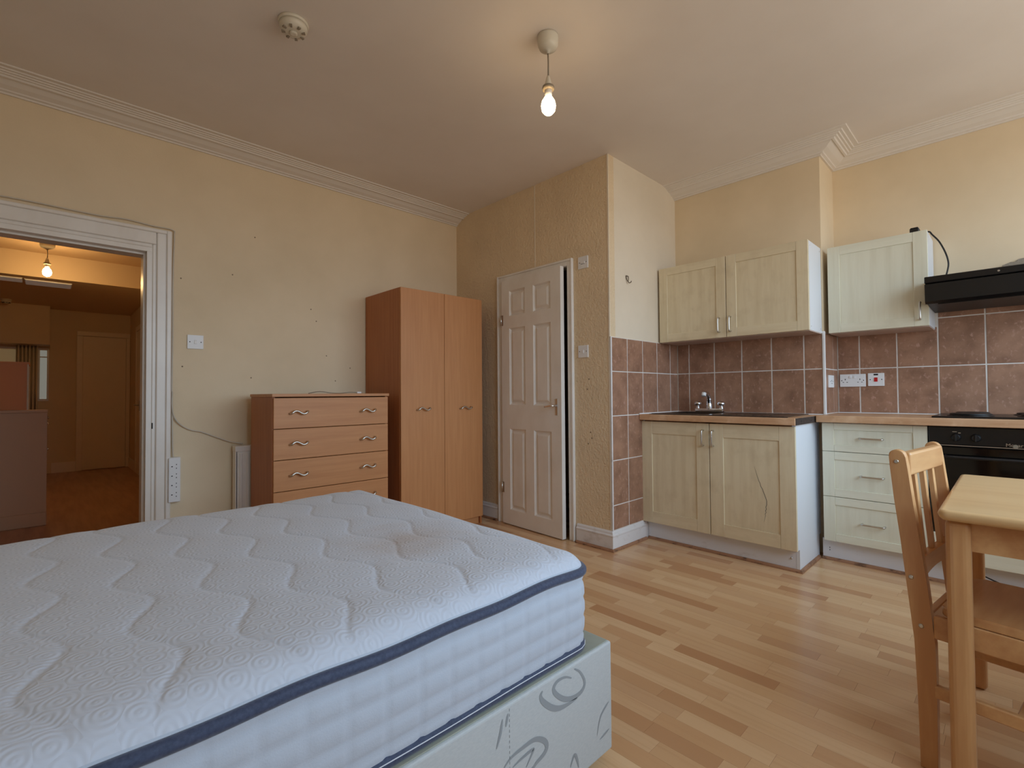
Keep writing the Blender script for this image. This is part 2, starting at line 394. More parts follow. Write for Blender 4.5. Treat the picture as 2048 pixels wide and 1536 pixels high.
# ------------------------------------------------------------------ floor strips (run from the kitchen side towards the hall wall)
ub = B().box(-.5, .5, -.5, .5, -.5, .5); 
umesh = bpy.data.meshes.new('plank'); ub.bm.to_mesh(umesh); ub.bm.free(); umesh.materials.append(m_plank)
def project(x, y, z):
    mw = S.camera.matrix_world.inverted() @ Vector((x, y, z))
    if mw.z > -.05: return None
    return 1024+969.27*mw.x/-mw.z, 768-969.27*mw.y/-mw.z
cand = []; restp = []
PWD = .0645; row = 0; x = -.85
while x < 4.0:
    y = -1.0 - random.random()*.4
    while y < 3.56:
        ln = random.choice((.22, .28, .33, .38, .42, .50)); y1 = min(y+ln, 3.56); y0 = max(y, -1.0)
        if y1-y0 > .02:
            cx, cy = x+PWD/2, (y0+y1)/2
            vis = False
            for py in (y0, cy, y1):
                q = project(cx, py, 0)
                if q and -10 < q[0] < 2060 and q[1] < 1560: vis = True
            hidden = (cx < 1.16 and cy > .84) or (cx > 2.76 and cy > 1.89) or (cx > 3.2 and cy > .9) or cx > 3.6 or (cy > 3.05) or (cx > 2.75 and cy > 1.9)
            # the mattress hides the floor between bed and wardrobe
            q = project(cx, cy, 0)
            if vis and not hidden and q:
                if q[0] < 1180 and q[1] > 985+(q[0]-735)*.30 and q[0] > 0: hidden = True
            (cand if vis and not hidden else restp).append((cx, cy, y1-y0))
        y += ln
    x += PWD; row += 1
cand.sort(key=lambda c: c[0]**2+c[1]**2)
restp += cand[300:]; cand = cand[:300]
for cx, cy, ln in cand:
    o = bpy.data.objects.new('plank', umesh); COL.objects.link(o); o.parent = fl
    o.location = (cx, cy, -.005); o.scale = (PWD-.0005, ln-.0005, .010)
rb = B()
for cx, cy, ln in restp: rb.box(cx-PWD/2+.0003, cx+PWD/2-.0003, cy-ln/2+.0003, cy+ln/2-.0003, -.010, 0)
rb.out('further_planks', m_plank_r, fl, kind='stuff')

# ------------------------------------------------------------------ hallway beyond the doorway
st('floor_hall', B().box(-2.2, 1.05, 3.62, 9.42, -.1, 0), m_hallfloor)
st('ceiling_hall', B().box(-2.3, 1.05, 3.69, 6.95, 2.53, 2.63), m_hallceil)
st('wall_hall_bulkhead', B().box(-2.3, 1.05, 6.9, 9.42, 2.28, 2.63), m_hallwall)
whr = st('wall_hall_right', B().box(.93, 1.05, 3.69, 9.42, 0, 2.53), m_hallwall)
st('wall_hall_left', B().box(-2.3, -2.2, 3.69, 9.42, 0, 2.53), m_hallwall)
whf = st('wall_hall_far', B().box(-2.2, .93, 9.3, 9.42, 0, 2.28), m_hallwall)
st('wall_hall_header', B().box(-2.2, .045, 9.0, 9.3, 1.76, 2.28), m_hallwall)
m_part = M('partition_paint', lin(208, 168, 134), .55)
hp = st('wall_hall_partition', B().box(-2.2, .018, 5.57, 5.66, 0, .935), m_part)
B().box(-2.2, .022, 5.56, 5.665, .925, .95, .004).out('partition_cap', m_part, hp)
B().box(-2.2, .02, 5.555, 5.57, 0, .11, .004).out('partition_skirting', m_part, hp)
for z in (.88, .83, .62): B().lathe([(.011, .016), (.009, .028), (.004, .032)], (0, 5.615, z), 'x', 10).out('hook', m_chrome, hp)
st('baseboard_hall', B().box(.075, .93, 9.285, 9.3, 0, .14).box(.915, .93, 3.7, 9.285, 0, .14), m_halldoor)
# far door
fd = st('door_2', B().box(.395, .875, 9.262, 9.296, .012, 1.925), m_halldoor)
cs = B().box(.325, .395, 9.265, 9.30, 0, 1.929, .006).box(.878, .928, 9.265, 9.30, 0, 1.929, .006).box(.325, .928, 9.2645, 9.30, 1.93, 2.0, .006)
st('trim_9', cs, m_halldoor)
# side door in the right wall of the hall
sd = st('door_3', B().box(.918, .93, 7.75, 8.45, .01, 1.95), m_halldoor)
hd = B().box(.908, .918, 8.10, 8.135, .86, 1.0, .002).out('door_handle', m_steel, sd)
B().tube([(.912, 8.12, .94), (.87, 8.12, .94), (.868, 8.22, .94)], .009, 8).out('lever', m_steel, hd)
st('trim_10', B().box(.912, .93, 8.46, 8.53, 0, 2.02).box(.912, .93, 7.67, 7.74, 0, 2.02).box(.9115, .93, 7.669, 8.531, 1.955, 2.021), m_halldoor)
B().lathe([(.03, .93), (.034, .915), (.03, .90), (.012, .895)], (0, 7.62, .23), 'x', 14).out('door_stop', m_blackm, None, label='round black door stop low on the hall wall', cat='door stop')
# lit window, curtain and cupboard behind the partition
w2 = st('window_2', B().box(-.62, .04, 9.285, 9.3, 1.0, 1.03).box(-.62, .04, 9.285, 9.3, 1.70, 1.73).box(-.08, -.05, 9.28, 9.3, 1.03, 1.70).box(.02, .04, 9.28, 9.3, 1.03, 1.70).box(-.62, -.60, 9.28, 9.3, 1.03, 1.70).box(-.05, .02, 9.282, 9.3, 1.60, 1.615), m_trim)
B().box(-.05, .02, 9.29, 9.297, 1.03, 1.60).box(-.05, .02, 9.29, 9.297, 1.615, 1.70).out('pane', m_pane, w2)
B().box(-.60, -.08, 9.29, 9.297, 1.03, 1.70).out('wall_glow_panel', m_wallglow, w2)  # added glowing panel in place of the lit cream wall
cb = B(); pv = None
for i in range(61):
    xx = -.28+i*.0035; yy = 9.20+.035*math.sin(i*.62)
    q = (cb.bm.verts.new((xx, yy, .5)), cb.bm.verts.new((xx, yy, 1.755)))
    if pv: f = cb.bm.faces.new((pv[0], q[0], q[1], pv[1])); f.smooth = True
    pv = q
cu = cb.out('curtain', m_curtain, None, label='beige curtain gathered at the far hall window', cat='curtain')
cu.modifiers.new('thickness', 'SOLIDIFY').thickness = .003
t = T('cupboard', 'orange wooden cupboard behind the half-height hall partition', 'cupboard', (-.5, 5.75, 0))
B().box(-.40, .395, 0, .40, 0, 1.33).out('body', m_orange, t)
B().box(-.41, .405, -.005, .405, 1.33, 1.348).out('top', m_orange, t)
B().box(.393, .405, -.008, 0, 0, 1.33).out('edge_strip', m_curtain, t)
# diffusers in the low hall ceiling
for x0, x1, y0, y1 in ((-.62, -.18, 7.05, 7.27), (-.155, .20, 7.08, 7.36)):
    t = T('ceiling_panel', 'flat pale diffuser panel in the low hall ceiling', 'ceiling panel', ((x0+x1)/2, (y0+y1)/2, 2.28), 0, 'hall ceiling diffusers')
    w, dd = (x1-x0)/2, (y1-y0)/2
    B().box(-w, w, -dd, dd, -.012, -.002, .002).out('diffuser', m_panel, t)
    B().box(-w-.006, w+.006, -dd-.006, dd+.006, -.006, 0).out('frame', m_trim, t)
def detector(loc, label, m1, m2, r=.055):
    t = T('smoke_detector', label, 'smoke detector', loc)
    B().lathe([(r*1.0, 0), (r*1.04, -.006), (r*.98, -.014)], seg=32).out('base', m1, t)
    B().lathe([(r*.95, -.014), (r*.95, -.026), (r*.80, -.040), (r*.50, -.046), (r*.46, -.046)], seg=32).out('cover', m1, t)
    for k in range(8):
        a = 2*PI*k/8+.2
        b = B(); c, s = math.cos(a), math.sin(a)
        pts = [(r*.80*c-r*.10*s, r*.80*s+r*.10*c), (r*.80*c+r*.10*s, r*.80*s-r*.10*c), (r*.55*c+r*.06*s, r*.55*s-r*.06*c), (r*.55*c-r*.06*s, r*.55*s+r*.06*c)]
        b.poly([(p[0], p[1], -.0475) for p in pts], (0, 0, .006)).out('vent', m2, t)
    B().lathe([(r*.28, -.046), (r*.28, -.052), (r*.16, -.054)], seg=20).out('button', m1, t)
detector((.766, 2.148, H), 'cream round smoke detector on the room ceiling', m_plastg, m_wire, .060)
detector((-.355, 8.7, 2.28), 'small round smoke detector on the low hall ceiling', m_plastg, m_dark, .05)
B().lathe([(.07, 2.53), (.07, 2.515), (.055, 2.508), (.02, 2.507)], (.352, 5.93, 0), 'z', 24).out('ceiling_cover', m_edge, None, label='dark round cover plate on the upper hall ceiling', cat='cover plate')

def pendant(name, label, loc, zc, drop, mb, R=.046, s=1.0):
    """rose at ceiling zc, holder and lit bulb below"""
    t = T(name, label, 'pendant light', (loc[0], loc[1], zc))
    B().lathe([(R*1.02, 0), (R*1.04, -.010), (R*1.0, -.040), (R*.85, -.056), (R*.45, -.066), (R*.16, -.072), (R*.14, -.080)], seg=32).out('ceiling_rose', m_plastg, t)
    B().tube([(0, 0, -.07), (.002, 0, -.12), (.001, 0, -drop+.01)], .0034, 8).out('flex', m_wire, t)
    hl = B().lathe([(.006, -drop+.012), (.010, -drop), (.017, -drop-.030), (.018, -drop-.036)], seg=20).out('lamp_holder', m_plastg, t)
    B().lathe([(.019, -drop-.034), (.026, -drop-.036), (.028, -drop-.044), (.026, -drop-.052), (.018, -drop-.054)], seg=24).out('shade_ring', m_wire, hl)
    B().lathe([(.0165, -drop-.050), (.0165, -drop-.082), (.014, -drop-.085)], seg=20).out('lamp_cap', m_plast, hl)
    z0 = -drop-.082
    B().lathe([(.013, z0), (.019, z0-.006), (.029, z0-.022), (.0335, z0-.042), (.030, z0-.064), (.019, z0-.078), (.006, z0-.084)], seg=28).out('bulb', mb, t)
pendant('pendant_light', 'bare lit bulb hanging from the room ceiling rose', (1.634, 1.442), H, .195, m_bulb)
pendant('pendant_light', 'bare lit bulb hanging in the hallway', (.007, 6.36), 2.53, .165, m_hbulb, .055)

# ------------------------------------------------------------------ kitchen tiles
def tile_grid(parent, us, zs, make, group=None):
    """us: list of (u0,u1); zs: list of (z0,z1)"""
    for u0, u1 in us:
        for z0, z1 in zs: make(u0+.0036, u1-.0036, z0+.0032, z1-.0032, parent)
def side_tile(u0, u1, z0, z1, p): B().box(u0, u1, 1.8735, 1.881, z0, z1, .0012).out('tile', m_tile, p)
def breast_tile(u0, u1, z0, z1, p): B().box(3.6555, 3.663, u0, u1, z0, z1, .0012).out('tile', m_tile, p)
def ret_tile(u0, u1, z0, z1, p): B().box(u0, u1, .8555, .863, z0, z1, .0012).out('tile', m_tile, p)
def alc_tile(u0, u1, z0, z1, p): B().box(3.9905, 3.998, u0, u1, z0, z1, .0012).out('tile', m_tile, p)
B().box(2.736, 3.655, 1.8755, 1.884, .13, 1.432).out('grout', m_grout, wcs)
B().box(3.6575, 3.667, .862, 1.8735, .89, 1.436).out('grout', m_grout, br)
B().box(3.657, 3.99, .8575, .866, .89, 1.44).out('grout', m_grout, br)
B().box(3.9925, 4.001, -.292, .8555, .89, 1.54).out('grout', m_grout, wb)
U = [(2.741, 2.930), (2.930, 3.131), (3.131, 3.335), (3.335, 3.536), (3.536, 3.655)]
tile_grid(wcs, U, [(.897, 1.198), (1.198, 1.431)], side_tile)
tile_grid(wcs, U[:2], [(.133, .297), (.297, .597), (.597, .897)], side_tile)
U = [(1.776, 1.873), (1.576, 1.776), (1.375, 1.576), (1.174, 1.375), (.973, 1.174), (.866, .973)]
tile_grid(br, U, [(.902, 1.200), (1.200, 1.435)], breast_tile)
tile_grid(br, [(3.672, 3.87), (3.87, 3.989)], [(.904, 1.200), (1.200, 1.438)], ret_tile)
U = [(.728, .855), (.526, .728), (.324, .526), (.112, .324), (-.090, .112), (-.292, -.090)]
tile_grid(wb, U[:3], [(.905, 1.204), (1.204, 1.45)], alc_tile)
tile_grid(wb, U[3:], [(.905, 1.204), (1.204, 1.502), (1.502, 1.539)], alc_tile)
B().box(3.651, 3.668, .851, .866, .90, 1.445, .002).out('tile_edge_trim', m_plast, br)
B().box(2.731, 2.742, 1.8725, 1.884, .131, 1.433, .001).out('tile_edge_trim', m_skirt, wcs)
B().box(3.64, 3.657, .87, 1.874, .897, .905).out('sealant_bead', m_plast, br)
B().box(2.75+.32, 3.66, 1.866, 1.874, .897, .906).out('sealant_bead', m_plast, wcs)
B().box(3.978, 3.991, .33, .856, .899, .907).out('sealant_bead', m_plast, wb)
# broken plaster behind the hood
b = B(); pts = []
for i, (y, z) in enumerate(((.045, 1.69), (.036, 1.772), (.02, 1.778), (.0, 1.786), (-.015, 1.784), (-.03, 1.797), (-.06, 1.80), (-.10, 1.812), (-.16, 1.806), (-.22, 1.79), (-.25, 1.69))): pts.append((3.998, y, z))
b.poly(pts, (-.012, 0, 0)).out('bare_plaster_patch', m_plaster, wb)

# ------------------------------------------------------------------ kitchen units (local x: right when facing, front at -y)
KR = -PI/2
def bar_handle(p, x, z, ln, vertical, y0, parent, r=.0052, st_=.030):
    if vertical: pts = [(x, y0, z), (x, y0-st_*.7, z), (x, y0-st_, z+.010), (x, y0-st_, z+ln-.010), (x, y0-st_*.7, z+ln), (x, y0, z+ln)]
    else: pts = [(x, y0, z), (x, y0-st_*.7, z), (x+.010, y0-st_, z), (x+ln-.010, y0-st_, z), (x+ln, y0-st_*.7, z), (x+ln, y0, z)]
    B().tube(smoothcurve(pts, 4), r, 10).out('handle', m_steel, parent)
def shaker(name, x0, x1, z0, z1, parent, mv, mh, sw, rt, rbm, y=0, th=.018):
    o = B().box(x0+sw-.002, x1-sw+.002, y-th+.007, y-.004, z0+rbm-.002, z1-rt+.002).out(name, mv, parent)
    B().box(x0, x0+sw, y-th, y, z0, z1, .0012).out('stile', mv, o)
    B().box(x1-sw, x1, y-th, y, z0, z1, .0012).out('stile', mv, o)
    B().box(x0+sw+.0006, x1-sw-.0006, y-th+.0004, y-.001, z1-rt, z1-.0003, .001).out('rail', mh, o)
    B().box(x0+sw+.0006, x1-sw-.0006, y-th+.0004, y-.001, z0+.0003, z0+rbm, .001).out('rail', mh, o)
    return o

# sink base unit
su = T('sink_base_cabinet', 'maple two-door sink cabinet with white side panel and cracked right door', 'cabinet', (3.128, 1.883, 0), KR)
c = B().box(0, .018, .005, .52, .13, .857).box(.98, .999, .002, .445, .132, .857).box(0, .99, .50, .52, .13, .857).box(0, .99, 0, .50, .13, .148)
c.box(.98, .999, .037, .445, 0, .1319).out('carcass', m_melam, su)
B().box(.012, .979, .0375, .052, .001, .129).out('plinth', m_plinth, su)
B().lathe([(.006, .036), (.006, .031), (.003, .030)], (.955, 0, .075), 'y', 10).out('plinth_screw', m_steel, su)
dl = shaker('door', .001, .4975, .132, .848, su, m_maple, m_mapleh, .086, .086, .080)
bar_handle(None, .462, .705, .098, True, -.018, dl)
B().box(.47, .53, .003, .02, .15, .855).box(.02, .979, .003, .02, .835, .8565).out('gap_shade_frame', m_gap, su)  # added brown strips that paint the shade behind the door gaps
d2 = shaker('door', .5025, 1.001, .132, .848, su, m_maple, m_mapleh, .086, .086, .080)
bar_handle(None, .527, .705, .098, True, -.018, d2)
ck = [(.772, .60), (.782, .565), (.789, .540), (.797, .515), (.804, .500), (.808, .482), (.818, .465), (.824, .445), (.830, .430), (.836, .412), (.840, .398), (.8395, .375), (.835, .362), (.837, .348), (.832, .338), (.836, .330), (.830, .318), (.833, .310), (.829, .296), (.822, .27)]
B().strip([(x, -.0111, z) for x, z in ck], lambda t: .0006+.0030*math.sin(PI*t)**.8, (0, -1, 0), .0004).out('crack', m_stainmark, d2)
B().strip([(x-.003, -.0111, z) for x, z in ck], lambda t: .0004+.0022*math.sin(PI*t)**.8, (0, -1, 0), .0008).out('split_edge', m_palev, d2)
# sink worktop
wt = T('sink_worktop', 'short beech-block worktop holding the sink, raw dark right end', 'worktop', (3.07, 1.8725, .858), KR)
B().box(0, 1.004, 0, .115, 0, .041, .004, 2).box(0, .1425, .115, .445, 0, .041).box(.4525, 1.004, .115, .445, 0, .041).box(0, 1.004, .445, .582, 0, .041).out('top', m_wtop, wt)
B().box(1.0035, 1.007, .006, .45, .001, .040).out('end_face', m_edge, wt)
for x, z in ((.1, .022), (.3, .018)): B().lathe([(.004, 1.0075), (.003, 1.0085)], (0, x, z), 'x', 8).out('screw_hole', m_dark, wt)
sk = T('sink', 'inset steel sink and drainer dulled dark', 'sink', (3.115, 1.80, .8996), KR)
B().box(0, .86, 0, .07, 0, .006).box(0, .07, .07, .40, 0, .006).box(.38, .86, .07, .40, 0, .006).box(0, .86, .40, .49, 0, .006).out('rim', m_sink, sk)
B().box(.0705, .0725, .0705, .3995, -.15, .0055).box(.3775, .3795, .0705, .3995, -.15, .0055).box(.0725, .3775, .0705, .0725, -.15, .0055).box(.0725, .3775, .3975, .3995, -.15, .0055).box(.0705, .3795, .0705, .3995, -.152, -.1501).out('bowl', m_sink, sk)
B().lathe([(.04, -.1500), (.038, -.1475), (.012, -.1485)], (.225, .235, 0), 'z', 20).out('waste', m_chrome, sk)
for i in range(7): B().box(.46+i*.05, .475+i*.05, .06, .42, .0055, .0085, .0012).out('drainer_rib', m_sink, sk)
B().box(-.01, .88, -.012, .003, -.0002, .0025).out('front_lip', m_edge, sk)
tp = T('mixer_tap', 'chrome bridge mixer tap with two cross-head handles', 'tap', (3.555, 1.575, .9058), KR)
B().box(-.105, .105, -.022, .022, .0, .028, .008, 2).out('bridge', m_chrome, tp)
B().tube(smoothcurve([(0, 0, .02), (0, -.002, .07), (.002, -.015, .11), (.004, -.045, .138), (.006, -.085, .142), (.007, -.105, .136)], 6), [.022]*5+[.018]*6+[.0155]*20, 14).out('spout', m_chrome, tp)
B().tube([(.007, -.104, .142), (.0075, -.113, .118)], .0165, 14).out('aerator', m_plast, tp)
for x in (-.088, .088):
    v = B().lathe([(.016, .02), (.014, .032), (.010, .040), (.010, .048)], (x, 0, 0), 'z', 18).out('valve', m_chrome, tp)
    hh = B().lathe([(.012, .046), (.024, .051), (.028, .062), (.024, .074), (.012, .080)], (x, 0, 0), 'z', 8)
    hh.out('tap_head', m_chrome, v)

# drawer unit
du = T('drawer_base_cabinet', 'pale maple three-drawer cabinet beside the oven', 'cabinet', (3.51, .838, 0), KR)
B().box(0, .500, .005, .46, .13, .860).box(.002, .018, .056, .46, 0, .1299).out('carcass', m_melam, du)
for z0, z1, rt in ((.684, .856, .040), (.407, .681, .048), (.132, .404, .048)):
    dd = shaker('drawer', -.001, .501, z0, z1, du, m_palev, m_paleh, .062, rt, rt)
    zc = (z0+z1)/2 if z1 > .8 else (.545 if z1 > .5 else .264)
    bar_handle(None, .196, zc, .108, False, -.0115, dd)
B().box(-.022, 1.14, .040, .055, 0, .128).out('plinth', m_plinth, du)
for z in (.06, .075): B().lathe([(.003, .0398), (.002, .0385)], (.015, 0, z), 'y', 8).out('screw_hole', m_dark, du)
# built-under oven
ov = T('oven', 'black built-under electric oven below the hob', 'oven', (3.50, .334, 0), KR)
B().box(.004, .598, .005, .46, .135, .858).out('body', m_blackm, ov)
cp = B().box(.002, .598, -.016, .006, .762, .857, .003).out('control_panel', m_black, ov)
B().box(.002, .598, -.0175, -.012, .757, .7605).out('trim_line', m_steel, ov)
dv = B().box(.002, .598, -.018, .006, .290, .752, .004).out('oven_door', m_glassb, ov)
B().tube(smoothcurve([(.07, -.015, .70), (.07, -.045, .70), (.09, -.050, .70), (.50, -.050, .70), (.53, -.045, .70), (.53, -.015, .70)], 4), .009, 10).out('handle', m_blackm, dv)
for x in (.113, .19, .40, .47):
    k = B().lathe([(.021, -.015), (.020, -.030), (.016, -.034), (.015, -.035)], (x, 0, .803), 'y', 22).out('knob', m_blackm, cp)
    B().box(x-.0035, x+.0035, -.046, -.034, .785, .821, .001).out('grip', m_blackm, k)
def ring_mark(x, z, w, hh, parent): B().box(x-w/2, x+w/2, -.0168, -.0158, z-hh/2, z+hh/2).out('printed_mark', m_steel, parent)
ring_mark(.108, .832, .018, .003, cp); ring_mark(.127, .826, .010, .0045, cp); ring_mark(.192, .822, .008, .0035, cp)
cu_ = bpy.data.curves.new('logo', 'FONT'); cu_.body = 'Mc  ar'; cu_.size = .024; cu_.extrude = .0004
tmp = bpy.data.objects.new('logo_tmp', cu_); COL.objects.link(tmp)
bpy.context.view_layer.update()
me = bpy.data.meshes.new_from_object(tmp.evaluated_get(bpy.context.evaluated_depsgraph_get()))
bpy.data.objects.remove(tmp); me.name = 'logo'
me.transform(Matrix.Translation((.297, -.0168, .766)) @ Matrix.Rotation(PI/2, 4, 'X')); me.materials.clear(); me.materials.append(m_steel)
link('logo_lettering', me, cp)
B().lathe([(.010, -.0170), (.010, -.0160)], (.332, 0, .768), 'y', 20).out('logo_disc', m_wire, cp)
B().box(0, .60, -.018, 0, .140, .286, .0015).out('lower_panel', m_paleh, ov)
B().tube(smoothcurve([(.20, .03, .085), (.27, .025, .06), (.38, .022, .03), (.52, .024, .012)], 6), .0035, 8).out('oven_flex', m_blackm, ov)
w2t = T('hob_worktop', 'long beech-block worktop over the drawers and oven', 'worktop', (3.44, .855, .862), KR)
B().box(-.004, 1.14, 0, .30, 0, .041, .004, 2).box(-.004, 1.14, .30, .549, 0, .041, .002).out('top', m_wtop, w2t)
hb = T('hob', 'black four-plate electric hob on the worktop', 'hob', (3.51, .320, .903), KR)
B().box(0, .56, 0, .46, 0, .010, .004, 2).out('hob_plate', m_black, hb)
for x, y, r in ((.15, .13, .085), (.41, .13, .072), (.15, .34, .072), (.41, .34, .085)):
    e = B().lathe([(r+.012, .009), (r+.011, .014), (r+.003, .016)], (x, y, 0), 'z', 32).out('ring_rim', m_black, hb)
    B().lathe([(r, .014), (r, .0215), (r-.006, .024), (r*.2, .0245), (r*.18, .0225)], (x, y, 0), 'z', 32).out('hotplate', m_blackm, hb)
# cooker hood
hd = T('cooker_hood', 'black visor cooker hood on the alcove wall', 'cooker hood', (3.50, .334, 1.53), KR)
B().poly([(0, .02, .012), (0, .488, .004), (0, .488, .150), (0, .03, .150)], (.598, 0, 0)).out('body', m_blackm, hd)
B().poly([(0, .02, .0), (0, -.002, .012), (0, -.010, .105), (0, .022, .108)], (.598, 0, 0)).out('visor', m_black, hd)
B().box(-.001, .599, -.006, .49, .112, .148, .003).out('top_rail', m_black, hd)
for x in (.29, .42, .54): B().lathe([(.005, -.0055), (.0045, -.0085)], (x, 0, .130), 'y', 12).out('switch_button', m_steel, hd)
B().box(.05, .55, .05, .44, -.002, .008).out('grease_filter', m_blackm, hd)
# wall cupboards
w1 = T('wall_cupboard', 'maple double-door wall cupboard above the sink', 'wall cupboard', (3.385, 1.866, 1.432), KR)
B().box(0, 1.0, .005, .268, 0, .556).out('carcass', m_melam, w1)
for z in (.025, .53): 
    for y in (.03, .24): B().lathe([(.004, 1.0), (.0035, 1.0012), (.001, 1.0016)], (0, y, z), 'x', 8).out('cover_cap', m_steel, w1)
B().box(.48, .52, .003, .006, .01, .55).out('gap_shade_strip', m_gap, w1)  # added brown strip, painted shade between the two doors
a = shaker('door', -.001, .4975, -.002, .558, w1, m_maple, m_mapleh, .066, .057, .060)
bar_handle(None, .453, .036, .098, True, -.018, a)
a = shaker('door', .5025, 1.001, -.002, .558, w1, m_maple, m_mapleh, .066, .057, .060)
bar_handle(None, .530, .036, .098, True, -.018, a)
B().box(.002, .998, .006, .266, -.006, .0).out('underside', m_under, w1)
w3 = T('wall_cupboard', 'pale single-door wall cupboard beside the cooker hood', 'wall cupboard', (3.70, .834, 1.432), KR)
B().box(0, .498, .005, .288, 0, .554).out('carcass', m_melam, w3)
a = shaker('door', -.001, .499, -.002, .556, w3, m_palev, m_paleh, .066, .057, .055)
bar_handle(None, .462, .036, .098, True, -.018, a)
B().box(.002, .496, .006, .286, -.006, .0).out('underside', m_under, w3)
t = T('junction_box', 'small black box lying on top of the pale wall cupboard', 'box', (3.75, .421, 1.986), KR)
B().box(0, .043, 0, .07, 0, .042, .003).out('body', m_blackm, t)
B().box(.004, .039, -.001, .06, .042, .045, .001).out('lid', m_blackm, t)
B().tube(smoothcurve([(3.76, .37, 1.992), (3.752, .333, 1.990), (3.75, .318, 1.968), (3.748, .288, 1.920), (3.745, .262, 1.850), (3.74, .250, 1.790), (3.74, .254, 1.745), (3.74, .270, 1.681)], 6), .0042, 8).out('hood_flex', m_blackm, None, label='black flex looping from the pale wall cupboard to the hood', cat='cable')

# ------------------------------------------------------------------ plates on the walls
def plate(name, label, cat, loc, rz, w, hh, parts, group=None, m=None):
    t = T(name, label, cat, loc, rz, group)
    B().box(-w/2, w/2, -.009, 0, -hh/2, hh/2, .002, 2).out('faceplate', m or m_plast, t)
    for pr in parts:
        k, x, z = pr[:3]
        if k == 'screw': B().lathe([(.0034, -.0088), (.003, -.0098)], (x, 0, z), 'y', 10).out('screw', m_dark if len(pr) > 3 else m_steel, t)
        elif k == 'rocker': B().poly([(x-pr[3]/2, -.0088, z-pr[4]/2), (x-pr[3]/2, -.0088, z+pr[4]/2), (x-pr[3]/2, -.012, z+pr[4]/2-.003), (x-pr[3]/2, -.0145, z-pr[4]/2+.001)], (pr[3], 0, 0)).out('rocker', pr[5], t)
        elif k == 'slot': B().box(x-pr[3]/2, x+pr[3]/2, -.0096, -.0088, z-pr[4]/2, z+pr[4]/2).out('slot', m_dark, t)
    return t
plate('light_switch', 'white light switch on the wall beside the hall doorway', 'light switch', (.677, 3.56, 1.390), 0, .087, .087, [('screw', -.03, 0, 1), ('screw', .03, 0, 1), ('rocker', 0, 0, .013, .024, m_plast)])
plate('fused_spur', 'white switch plate level with the closet door head', 'switch', (2.734, 2.097, 1.975), KR, .086, .086, [('screw', -.03, 0, 1), ('screw', .03, 0, 1), ('rocker', 0, 0, .034, .016, m_plast), ('slot', 0, -.012, .034, .002)])
plate('light_switch', 'white light switch beside the closet door handle', 'light switch', (2.734, 2.103, 1.346), KR, .086, .086, [('screw', -.03, 0, 1), ('screw', .03, 0, 1), ('rocker', 0, 0, .013, .022, m_plast)])
def gang(x, z): return [('slot', x, z+.011, .004, .009), ('slot', x-.011, z-.008, .007, .004), ('slot', x+.011, z-.008, .007, .004)]
plate('double_socket', 'white double socket on the brown tiles beside the cooker switch', 'socket', (3.9905, .769, 1.125), KR, .147, .086, gang(-.042, -.004)+gang(.042, -.004)+[('screw', -.062, 0, 1), ('screw', .062, 0, 1), ('rocker', -.012, .024, .011, .017, m_plast), ('rocker', .012, .024, .011, .017, m_plast)])
plate('cooker_switch', 'white cooker switch with a red rocker on the brown tiles', 'switch', (3.9905, .639, 1.128), KR, .088, .086, [('screw', -.031, 0, 1), ('screw', .031, 0, 1), ('rocker', 0, 0, .018, .028, m_red), ('slot', 0, .033, .024, .010)])
plate('single_socket', 'white single socket on the narrow tiled return beside the drawers', 'socket', (3.785, .8555, 1.118), 0, .12, .082, gang(0, -.006)+[('screw', -.03, 0, 1), ('screw', .03, 0, 1)])
xs_ = []
for i in range(4):
    z = .083-.056*i-.002
    xs_ += [('slot', -.013, z, .008, .005), ('slot', .009, z+.011, .004, .006), ('slot', .009, z-.011, .004, .006)]
t = T('extension_socket', 'white four-way extension socket fixed upright beside the hall doorway', 'socket', (.566, 3.522, .549))
B().box(-.030, .030, -.014, .0, -.132, .132, .004, 2).out('case', m_plast, t)
B().box(-.032, .032, 0, .037, -.134, .134, .003).out('base', m_plast, t)
for k, x, z, w, hh in xs_: B().box(x-w/2, x+w/2, -.0148, -.0138, z-hh/2, z+hh/2).out('slot', m_dark, t)
B().tube(smoothcurve([(-.6, 3.548, 2.072), (-.35, 3.548, 2.068), (-.1, 3.546, 2.075), (.2, 3.548, 2.070), (.33, 3.548, 2.078), (.45, 3.548, 2.069), (.553, 3.546, 2.066), (.563, 3.548, 2.03), (.560, 3.548, 1.9), (.557, 3.548, 1.7), (.558, 3.549, 1.4), (.556, 3.549, 1.1), (.558, 3.548, .95), (.561, 3.545, .75), (.563, 3.538, .684)], 6), .004, 8).out('extension_flex', m_cable, None, label='thin white flex pinned round the hall doorway casing', cat='cable')
B().tube(smoothcurve([(.557, 3.540, 1.08), (.556, 3.540, 1.0), (.565, 3.541, .934), (.595, 3.545, .883), (.650, 3.548, .844), (.712, 3.548, .826), (.796, 3.546, .787), (.87, 3.54, .755), (.94, 3.522, .738)], 6), .004, 8).out('radiator_flex', m_cable, None, label='white flex drooping across the wall to the radiator', cat='cable')
# hook
t = T('wall_hook', 'small dark wire hook on the pale wall above the tiles', 'hook', (2.946, 1.883, 1.855))
B().tube(smoothcurve([(-.012, -.004, .022), (-.008, -.006, -.004), (.0, -.012, -.018), (.006, -.012, .004), (.012, -.006, .018), (-.010, -.006, .020)], 5), .0026, 8).out('wire_loop', m_stainmark, t)
B().tube(smoothcurve([(0, -.008, -.014), (.0, -.020, -.030), (.008, -.028, -.028), (.014, -.03, -.018)], 5), .0030, 8).out('hook_tip', m_stainmark, t)
B().lathe([(.004, 0), (.004, -.006)], (0, 0, .02), 'y', 8).out('nail', m_steel, t)

